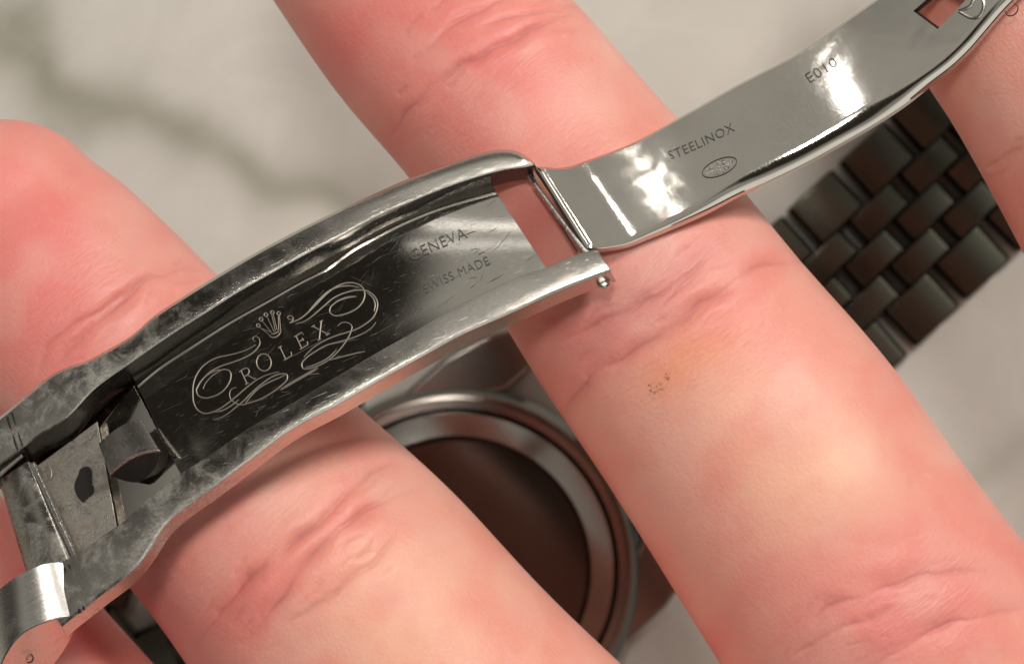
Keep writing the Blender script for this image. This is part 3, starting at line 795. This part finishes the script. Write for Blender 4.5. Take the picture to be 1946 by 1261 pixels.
g = Geo(); bar(g, (58,880), (138,1056), 10, -.16); adopt(g.build("hinge_rod", [M_knuckle]))
g = Geo(); bar(g, (-10,905), (40,862), 8, -.10); bar(g, (-20,880), (36,852), 5, -.04); adopt(g.build("spring_bar", [M_rail]))
# hinge grooves across the upper rail end
g = Geo(); bar(g, (14,792), (36,855), 3.0, .004); bar(g, (22,788), (44,850), 2.0, .004); g = Geo(); ribbon(g, [(12,790),(24,824),(34,858)], 4, lambda x, y, l: PC(x, y, .004+l)); ribbon(g, [(21,782),(33,816),(43,850)], 3, lambda x, y, l: PC(x, y, .004+l)); g.build("groove", [M_hole], clasp)
# knuckle at the lower left: a thick rounded block
KT = [(-40,1160),(0,1118),(60,1080),(110,1068),(132,1072)]
KB = [(-10,1300),(10,1245),(40,1205),(90,1180),(125,1172),(150,1170)]
kt = catmull(KT, 24); kb = catmull(KB, 24)
def khump(i, n): 
    q = i/(n-1); return 0.06 + 0.22*math.sin(math.pi*min(1, .12 + .85*q))
g = Geo(); vs = []; R = 8
for i in range(24):
    for j in range(R+1):
        w = j/R; x = kt[i][0]*(1-w)+kb[i][0]*w; y = kt[i][1]*(1-w)+kb[i][1]*w
        vs.append(PC(x, y, khump(i, 24)-.12))
bot = []
kd = [(-20,1420),(40,1330),(95,1270),(130,1220),(150,1180),(156,1172)]
kdc = catmull(kd, 24)
for i in range(24): vs.append(PC(kdc[i][0], kdc[i][1], -.55))
fs = [(i*(R+1)+j, i*(R+1)+j+1, (i+1)*(R+1)+j+1, (i+1)*(R+1)+j) for i in range(23) for j in range(R)]
n0 = 24*(R+1)
fs += [(i*(R+1)+R, (i+1)*(R+1)+R, n0+i+1, n0+i) for i in range(23)]
g.add(vs, fs)
kn = adopt(bevel(g.build("hinge_knuckle", [M_knuckle], sharp=40), .012, 2, 40))
g = Geo(); ribbon(g, [(35,1256),(33,1247),(42,1243),(55,1243),(63,1248),(60,1256),(52,1258)], 3.0, lambda x, y, l: PC(x, y, -.20+l), taper=False)
g.build("pin_mark", [M_hole], kn)
g = Geo(); bar(g, (122,1078), (152,1164), 4, -.01); bar(g, (131,1072), (160,1158), 2.5, -.005); g.build("groove", [M_hole], clasp)

# ------------------------------------------------------------------ blade
B0 = np.array([1440.0, 262.0])
TB = math.radians(12); tB = math.tan(TB); cB = math.cos(TB)
THB = math.radians(29.5)
def abB(px, py):
    dx = (px - B0[0]) / PXCM; dy = -(py - B0[1]) / PXCM
    return dx*math.cos(THB)+dy*math.sin(THB), -dx*math.sin(THB)+dy*math.cos(THB)
def Zb(px, py, h=0.0):
    a, b_ = abB(px, py)
    A = 0.085*a*a
    return -0.60 - tB*b_ + (A + h)/cB
def PB(px, py, h=0.0): return P(px, py, Zb(px, py, h))
BU = [(998,318),(1030,318),(1062,320),(1085,317),(1110,308),(1200,274),(1296,222),(1404,161),(1513,104),(1622,30),(1665,0),(1760,-68),(1860,-150)]
BF = [(1096,478),(1120,471),(1150,469),(1184,462),(1230,440),(1274,419),(1340,382),(1404,340),(1470,305),(1535,272),(1590,240),(1643,206),(1700,178),(1752,146),(1795,113),(1828,81),(1858,45),(1888,8),(1930,-38),(1990,-96)]
BW = [(1100,484),(1122,476),(1150,472),(1186,466),(1230,450),(1274,432),(1340,402),(1404,368),(1470,338),(1535,306),(1600,270),(1665,232),(1720,196),(1768,158),(1812,124),(1846,91),(1876,56),(1905,22),(1955,-28),(2015,-82)]
def line_par(line, n, f=120):
    return [tuple(p) for p in catmull(np.asarray(line, float), n)]
def line_ab(line, n, a0, a1):
    s = np.array(line_par(line, 200)); a = np.array([abB(*p)[0] for p in s]); o = np.argsort(a)
    av = np.linspace(a0, a1, n); return av, np.interp(av, a[o], s[o, 0]), np.interp(av, a[o], s[o, 1])
NB = 240; NWB = 26
aU0, aU1 = abB(*BU[0])[0], abB(*BU[-1])[0]; aF0, aF1 = abB(*BF[0])[0], abB(*BF[-1])[0]; aW0, aW1 = abB(*BW[0])[0], abB(*BW[-1])[0]
_, ux_, uy_ = line_ab(BU, NB, aU0, aU1); _, fx_, fy_ = line_ab(BF, NB, aF0, aF1); _, wx_, wy_ = line_ab(BW, NB, aW0, aW1)
SL = (0.775, 0.86)       # slot span along; across by fraction
def blade_h(s, w):
    """relief on the blade: rolled hinge end, shallow neck, crease"""
    a = s
    h = 0.0
    # raised rolled end
    h -= 0.13*math.exp(-(a/.011)**1.6)
    h += 0.0025/(1+math.exp(-(a-.103)/.004)) - .0025
    # dimple ring by the hole
    return h
geo = Geo(); vs = []; 
cols_w = [i/NWB for i in range(NWB+1)]
def face_xy(i, w): return ux_[i]*(1-w)+fx_[i]*w, uy_[i]*(1-w)+fy_[i]*w
def hole(i, j):
    s = (i+.5)/NB; w = (j+.5)/NWB
    return SL[0] < s < SL[1] and 0.34 < w < 0.68
prof = []                      # rows of vertices from far edge over the face to the near wall
for i in range(NB):
    s = i/(NB-1); row = []
    x, y = ux_[i], uy_[i]
    row.append((x+1, y+8, -.11)); row.append((x-.5, y-1.0, -.045)); row.append((x, y, -.018))
    for j, w in enumerate(cols_w):
        xx, yy = face_xy(i, .018+.982*w); row.append((xx, yy, blade_h(s, w)))
    gap = math.hypot(wx_[i]-fx_[i], wy_[i]-fy_[i]); 
    for q, hq in ((.3, -.006), (.6, -.016), (.85, -.028)):
        row.append((fx_[i]*(1-q)+wx_[i]*q, fy_[i]*(1-q)+wy_[i]*q, blade_h(s, 1)+hq*min(1, gap/20)))
    row.append((wx_[i]+.4, wy_[i]+.8, blade_h(s, 1)-.040)); row.append((wx_[i]+1.4, wy_[i]+3.0, blade_h(s,1)-.062)); row.append((wx_[i]+2.2, wy_[i]+6.0, blade_h(s,1)-.13))
    prof.append(row)
K = len(prof[0])
for row in prof:
    for x, y, h in row: vs.append(PB(x, y, h))
fs = []
for i in range(NB-1):
    for j in range(K-1):
        if 3 <= j < 3+NWB and hole(i, j-3): continue
        fs.append((i*K+j, i*K+j+1, (i+1)*K+j+1, (i+1)*K+j))
    fs.append((i*K+K-1, i*K, (i+1)*K, (i+1)*K+K-1))       # underside
fs.append(tuple(range(K))); fs.append(tuple((NB-1)*K+j for j in reversed(range(K))))
# walls of the slot
iset = [i for i in range(NB-1) if hole(i, NWB//2)]; jset = [j for j in range(NWB) if hole(iset[0], j)]
i0, i1, j0, j1 = iset[0], iset[-1]+1, jset[0]+3, jset[-1]+4
loop = [(i, j0) for i in range(i0, i1)] + [(i1, j) for j in range(j0, j1)] + [(i, j1) for i in range(i1, i0, -1)] + [(i0, j) for j in range(j1, j0, -1)]
k0 = len(vs)
for i, j in loop:
    x, y, h = prof[i][j]; vs.append(PB(x+10, y+1.5, h-.13))
fs2 = [(loop[q][0]*K+loop[q][1], loop[(q+1) % len(loop)][0]*K+loop[(q+1) % len(loop)][1], k0+(q+1) % len(loop), k0+q) for q in range(len(loop))]
# underside must be open under the slot: split it
fs = [f for f in fs if not (len(f) == 4 and (f[0] % K == K-1 and f[1] % K == 0) and i0 <= f[0]//K < i1)]
geo.add(vs, fs, 0); geo.add([], [])
geo.f += fs2; geo.m += [1]*len(fs2)
blade = adopt(geo.build("clasp_blade", [M_blade, M_hole], sharp=40))
def face_pt(px, py, lift=0.0):
    return PB(px, py, lift)
stamp("lettering", "STEELINOX", (1275, 304), (1397, 248), 17, face_pt, blade, M_stamp, bend=-1.5, lift=.008)
stamp("lettering", "E010", (1539, 158), (1593, 124), 19, face_pt, blade, M_stamp, bend=-.5, lift=.008)
g = Geo(); ce = (1367.5, 317.5); ea = math.radians(-23)
def ell(rx, ry, n=36): return [(ce[0]+rx*math.cos(a)*math.cos(ea)-ry*math.sin(a)*math.sin(ea), ce[1]+rx*math.cos(a)*math.sin(ea)+ry*math.sin(a)*math.cos(ea)) for a in np.linspace(0, 2*math.pi, n)]
ribbon(g, ell(35, 15), 1.3, face_pt, lift=.009, taper=False)
g.m = [0]*len(g.f)
for k in range(70):
    a = rng.uniform(0, 6.28); r = math.sqrt(rng.uniform(0, .8)); u = r*math.cos(a)*33; v = r*math.sin(a)*13
    x = ce[0]+u*math.cos(ea)-v*math.sin(ea); y = ce[1]+u*math.sin(ea)+v*math.cos(ea)
    q = rng.uniform(.6, 1.5); n0 = len(g.f)
    g.add([face_pt(x-q, y, .009), face_pt(x, y-q, .009), face_pt(x+q, y, .009), face_pt(x, y+q, .009)], [(0,1,2,3)], 1 if rng.random() < .75 else 0)
o = g.build("hallmark", [M_stamp, M_stamp_lt], blade, smooth=False); o['label'] = "small oval hallmark with a frosted middle"
# triangular dimple by the slot
g = Geo()
tri = [(1822,22),(1845,10),(1853,-6),(1866,-2),(1868,18),(1860,32),(1845,34),(1832,28)]
tc_ = catmull(tri+tri[:1], 40)
ribbon(g, [tuple(p) for p in tc_], 6, face_pt, lift=.006, taper=False); g.build("dimple", [M_knuckle], blade)
# pin ring on the far side wall
g = Geo(); ribbon(g, [(1912,22),(1914,29),(1924,30),(1933,22),(1934,12),(1928,8)], 2.5, lambda x, y, l: PB(x, y, -.12+l)); g.build("pin_mark", [M_hole], blade)
# hinge pin: through both rails with a rounded head
g = Geo(); bar(g, (1006,330), (1146,520), 9, -.20); 
pin = adopt(g.build("hinge_pin", [M_knuckle]))
g = Geo(); vs = []; fs = []
c = (1148, 537); n = 12
for i in range(n+1):
    for k in range(20):
        a = math.pi*i/n; bb = 2*math.pi*k/20
        vs.append(PC(c[0]+15*math.sin(a)*math.cos(bb), c[1]+13*math.sin(a)*math.sin(bb), -.16+.055*math.cos(a)))
for i in range(n):
    for k in range(20): fs.append((i*20+k, i*20+(k+1) % 20, (i+1)*20+(k+1) % 20, (i+1)*20+k))
g.add(vs, fs); g.build("pin_head", [M_knuckle], pin)

# ------------------------------------------------------------------ watch head, face down on the countertop
WC = (868, 1083); 
def ring_solid(profile, name, mat, zc, parent=watch, seg=120, flute=None, center=WC):
    """lathe: profile list of (radius px at table scale, z)"""
    g = Geo(); vs = []; n = len(profile)
    for k in range(seg):
        a = 2*math.pi*k/seg
        for (r, z) in profile:
            rr = r
            if flute and r >= flute[0] - 1: rr = r + flute[1]*(1 if (k % 2) else -1)
            vs.append(P(center[0], center[1], z) + Vector((math.cos(a), math.sin(a), 0))*rr*(CAM_H-z)/CAM_H/PXCM)
    fs = [(k*n+i, k*n+i+1, ((k+1) % seg)*n+i+1, ((k+1) % seg)*n+i) for k in range(seg) for i in range(n-1)]
    if profile[0][0] > 0.5 and profile[-1][0] > .5 and False: pass
    g.add(vs, fs); return g.build(name, mat, parent)
zt = -7.85
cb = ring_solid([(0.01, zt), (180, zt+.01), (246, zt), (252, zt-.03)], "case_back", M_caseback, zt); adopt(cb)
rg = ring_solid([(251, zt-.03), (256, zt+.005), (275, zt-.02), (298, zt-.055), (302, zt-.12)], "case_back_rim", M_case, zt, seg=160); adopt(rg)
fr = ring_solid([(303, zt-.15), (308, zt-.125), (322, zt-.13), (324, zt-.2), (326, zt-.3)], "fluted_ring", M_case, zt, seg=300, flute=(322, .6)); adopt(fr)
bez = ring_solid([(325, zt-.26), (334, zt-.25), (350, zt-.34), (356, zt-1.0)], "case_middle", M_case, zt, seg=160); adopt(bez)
EW = np.array([.745, -.667]); WW = np.array([.667, .745])   # along / across the bracelet, photo directions
def wpx(u, v, c=WC): return c[0]+EW[0]*u+WW[0]*v, c[1]+EW[1]*u+WW[1]*v
def extrude_poly(pts, z0, z1, name, mat, parent, bev=.03, fn=P):
    vs = [P(x, y, z1) for x, y in pts] + [P(x, y, z0) for x, y in pts]; n = len(pts)
    # keep walls upright
    vs = [Vector((v.x, v.y, v.z)) for v in vs[:n]] + [Vector((v.x, v.y, z0)) for v in vs[:n]]
    fs = [tuple(range(n)), tuple(n+i for i in reversed(range(n)))] + [(i, (i+1) % n, n+(i+1) % n, n+i) for i in range(n)]
    return bevel(mesh_obj(name, vs, fs, mat, parent, sharp=40), bev, 3, 40)
for sv in (-1, 1):
    for su in (-1, 1):
        pts = [wpx(su*u, sv*v) for u, v in [(120,318),(250,318),(330,300),(420,262),(440,235),(432,205),(400,190),(300,190),(200,240)]]
        if su*sv < 0: pts = pts[::-1]
        adopt(extrude_poly(pts, zt-.95, zt-.32, "lug", M_case, None, .06))
# winding crown
g = Geo(); vs = []; n = 40
cx, cy = P(*wpx(20, -352), zt-.6).xy; d2 = Vector((-WW[0], WW[1]*1)) ; ax = Vector((-WW[0], WW[1], 0)).normalized(); up_ = Vector((0,0,1)); sd = ax.cross(up_)
for L_ in (0, .05, .33, .38):
    for k in range(n):
        a = 2*math.pi*k/n; r = .36*(1+.035*(-1)**k); r *= .9 if L_ in (0, .38) else 1
        vs.append(Vector((cx, cy, zt-.6)) + ax*L_ + sd*math.cos(a)*r + up_*math.sin(a)*r)
fs = [(j*n+k, j*n+(k+1) % n, (j+1)*n+(k+1) % n, (j+1)*n+k) for j in range(3) for k in range(n)] + [tuple(range(n)), tuple(3*n+k for k in reversed(range(n)))]
g.add(vs, fs); adopt(g.build("winding_crown", M_case, sharp=20))

# ------------------------------------------------------------------ bracelet: every link is a part
def link_mesh(name, L, W, T, r=.07):
    """one link: a flat barrel-shaped bar, L along the bracelet, W across"""
    prof = []; n = 8
    for k in range(n+1):
        a = math.pi/2 - math.pi*k/n
        prof.append((L/2 - T*.22 + T*.22*math.cos(a), T/2*math.copysign(abs(math.sin(a))**.55, math.sin(a))))
    for k in range(n+1):
        a = -math.pi/2 - math.pi*k/n
        prof.append((-L/2 + T*.22 + T*.22*math.cos(a), T/2*math.copysign(abs(math.sin(a))**.55, math.sin(a))))
    m_ = len(prof); vs = [(x, -W/2, z) for x, z in prof] + [(x, W/2, z) for x, z in prof]
    fs = [tuple(range(m_)), tuple(m_+i for i in reversed(range(m_)))] + [(i, (i+1) % m_, m_+(i+1) % m_, m_+i) for i in range(m_)]
    o = mesh_obj(name, vs, fs, M_link, None, sharp=50); bevel(o, .030, 3, 50); return o
S = (CAM_H+8.7)/CAM_H/PXCM      # cm per photo px down there
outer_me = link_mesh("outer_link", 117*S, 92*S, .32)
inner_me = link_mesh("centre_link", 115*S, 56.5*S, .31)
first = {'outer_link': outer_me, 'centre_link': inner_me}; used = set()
def place(kind, pos, ang, tilt=0.0, roll=0.0):
    src = first[kind]
    if kind in used: o = src.copy(); COL.objects.link(o)
    else: o = src; used.add(kind)
    o.location = pos; o.rotation_euler = (roll, -tilt, ang); adopt(o); return o
def chain(path, pitch_px=132, anchor=None):
    """path of (px, py, z): rows of links laid along it"""
    pts = np.array([list(P(*p)) for p in path]); c = catmull(pts, 400)
    d = np.concatenate(([0], np.cumsum(np.linalg.norm(np.diff(c, axis=0), axis=1)))); pitch = pitch_px*S
    nrow = int(d[-1]/(pitch/2)) - 1; ph = 0.0
    if anchor:      # a row of outer links sits at this point of the path
        q = P(*anchor[:3]); i_ = int(np.argmin(np.linalg.norm(c - np.array(q), axis=1))); ph = (d[i_] + anchor[3]*S - pitch/4) % pitch
    for k in range(nrow):
        s = (k+.5)*pitch/2 + ph; p = np.array([np.interp(s, d, c[:, q]) for q in range(3)]); p2 = np.array([np.interp(s+.05, d, c[:, q]) for q in range(3)])
        tg = p2-p; tg /= np.linalg.norm(tg); ang = math.atan2(tg[1], tg[0]); tilt = math.asin(tg[2])
        side = np.array([-math.sin(ang), math.cos(ang), 0])
        if k % 2 == 0:
            for s_ in (-1, 1): place('outer_link', Vector(p+side*s_*132*S), ang, tilt)
            place('centre_link', Vector(p), ang, tilt)
        else:
            for s_ in (-1, 1): place('centre_link', Vector(p+side*s_*57.5*S), ang, tilt)
zb = -8.72
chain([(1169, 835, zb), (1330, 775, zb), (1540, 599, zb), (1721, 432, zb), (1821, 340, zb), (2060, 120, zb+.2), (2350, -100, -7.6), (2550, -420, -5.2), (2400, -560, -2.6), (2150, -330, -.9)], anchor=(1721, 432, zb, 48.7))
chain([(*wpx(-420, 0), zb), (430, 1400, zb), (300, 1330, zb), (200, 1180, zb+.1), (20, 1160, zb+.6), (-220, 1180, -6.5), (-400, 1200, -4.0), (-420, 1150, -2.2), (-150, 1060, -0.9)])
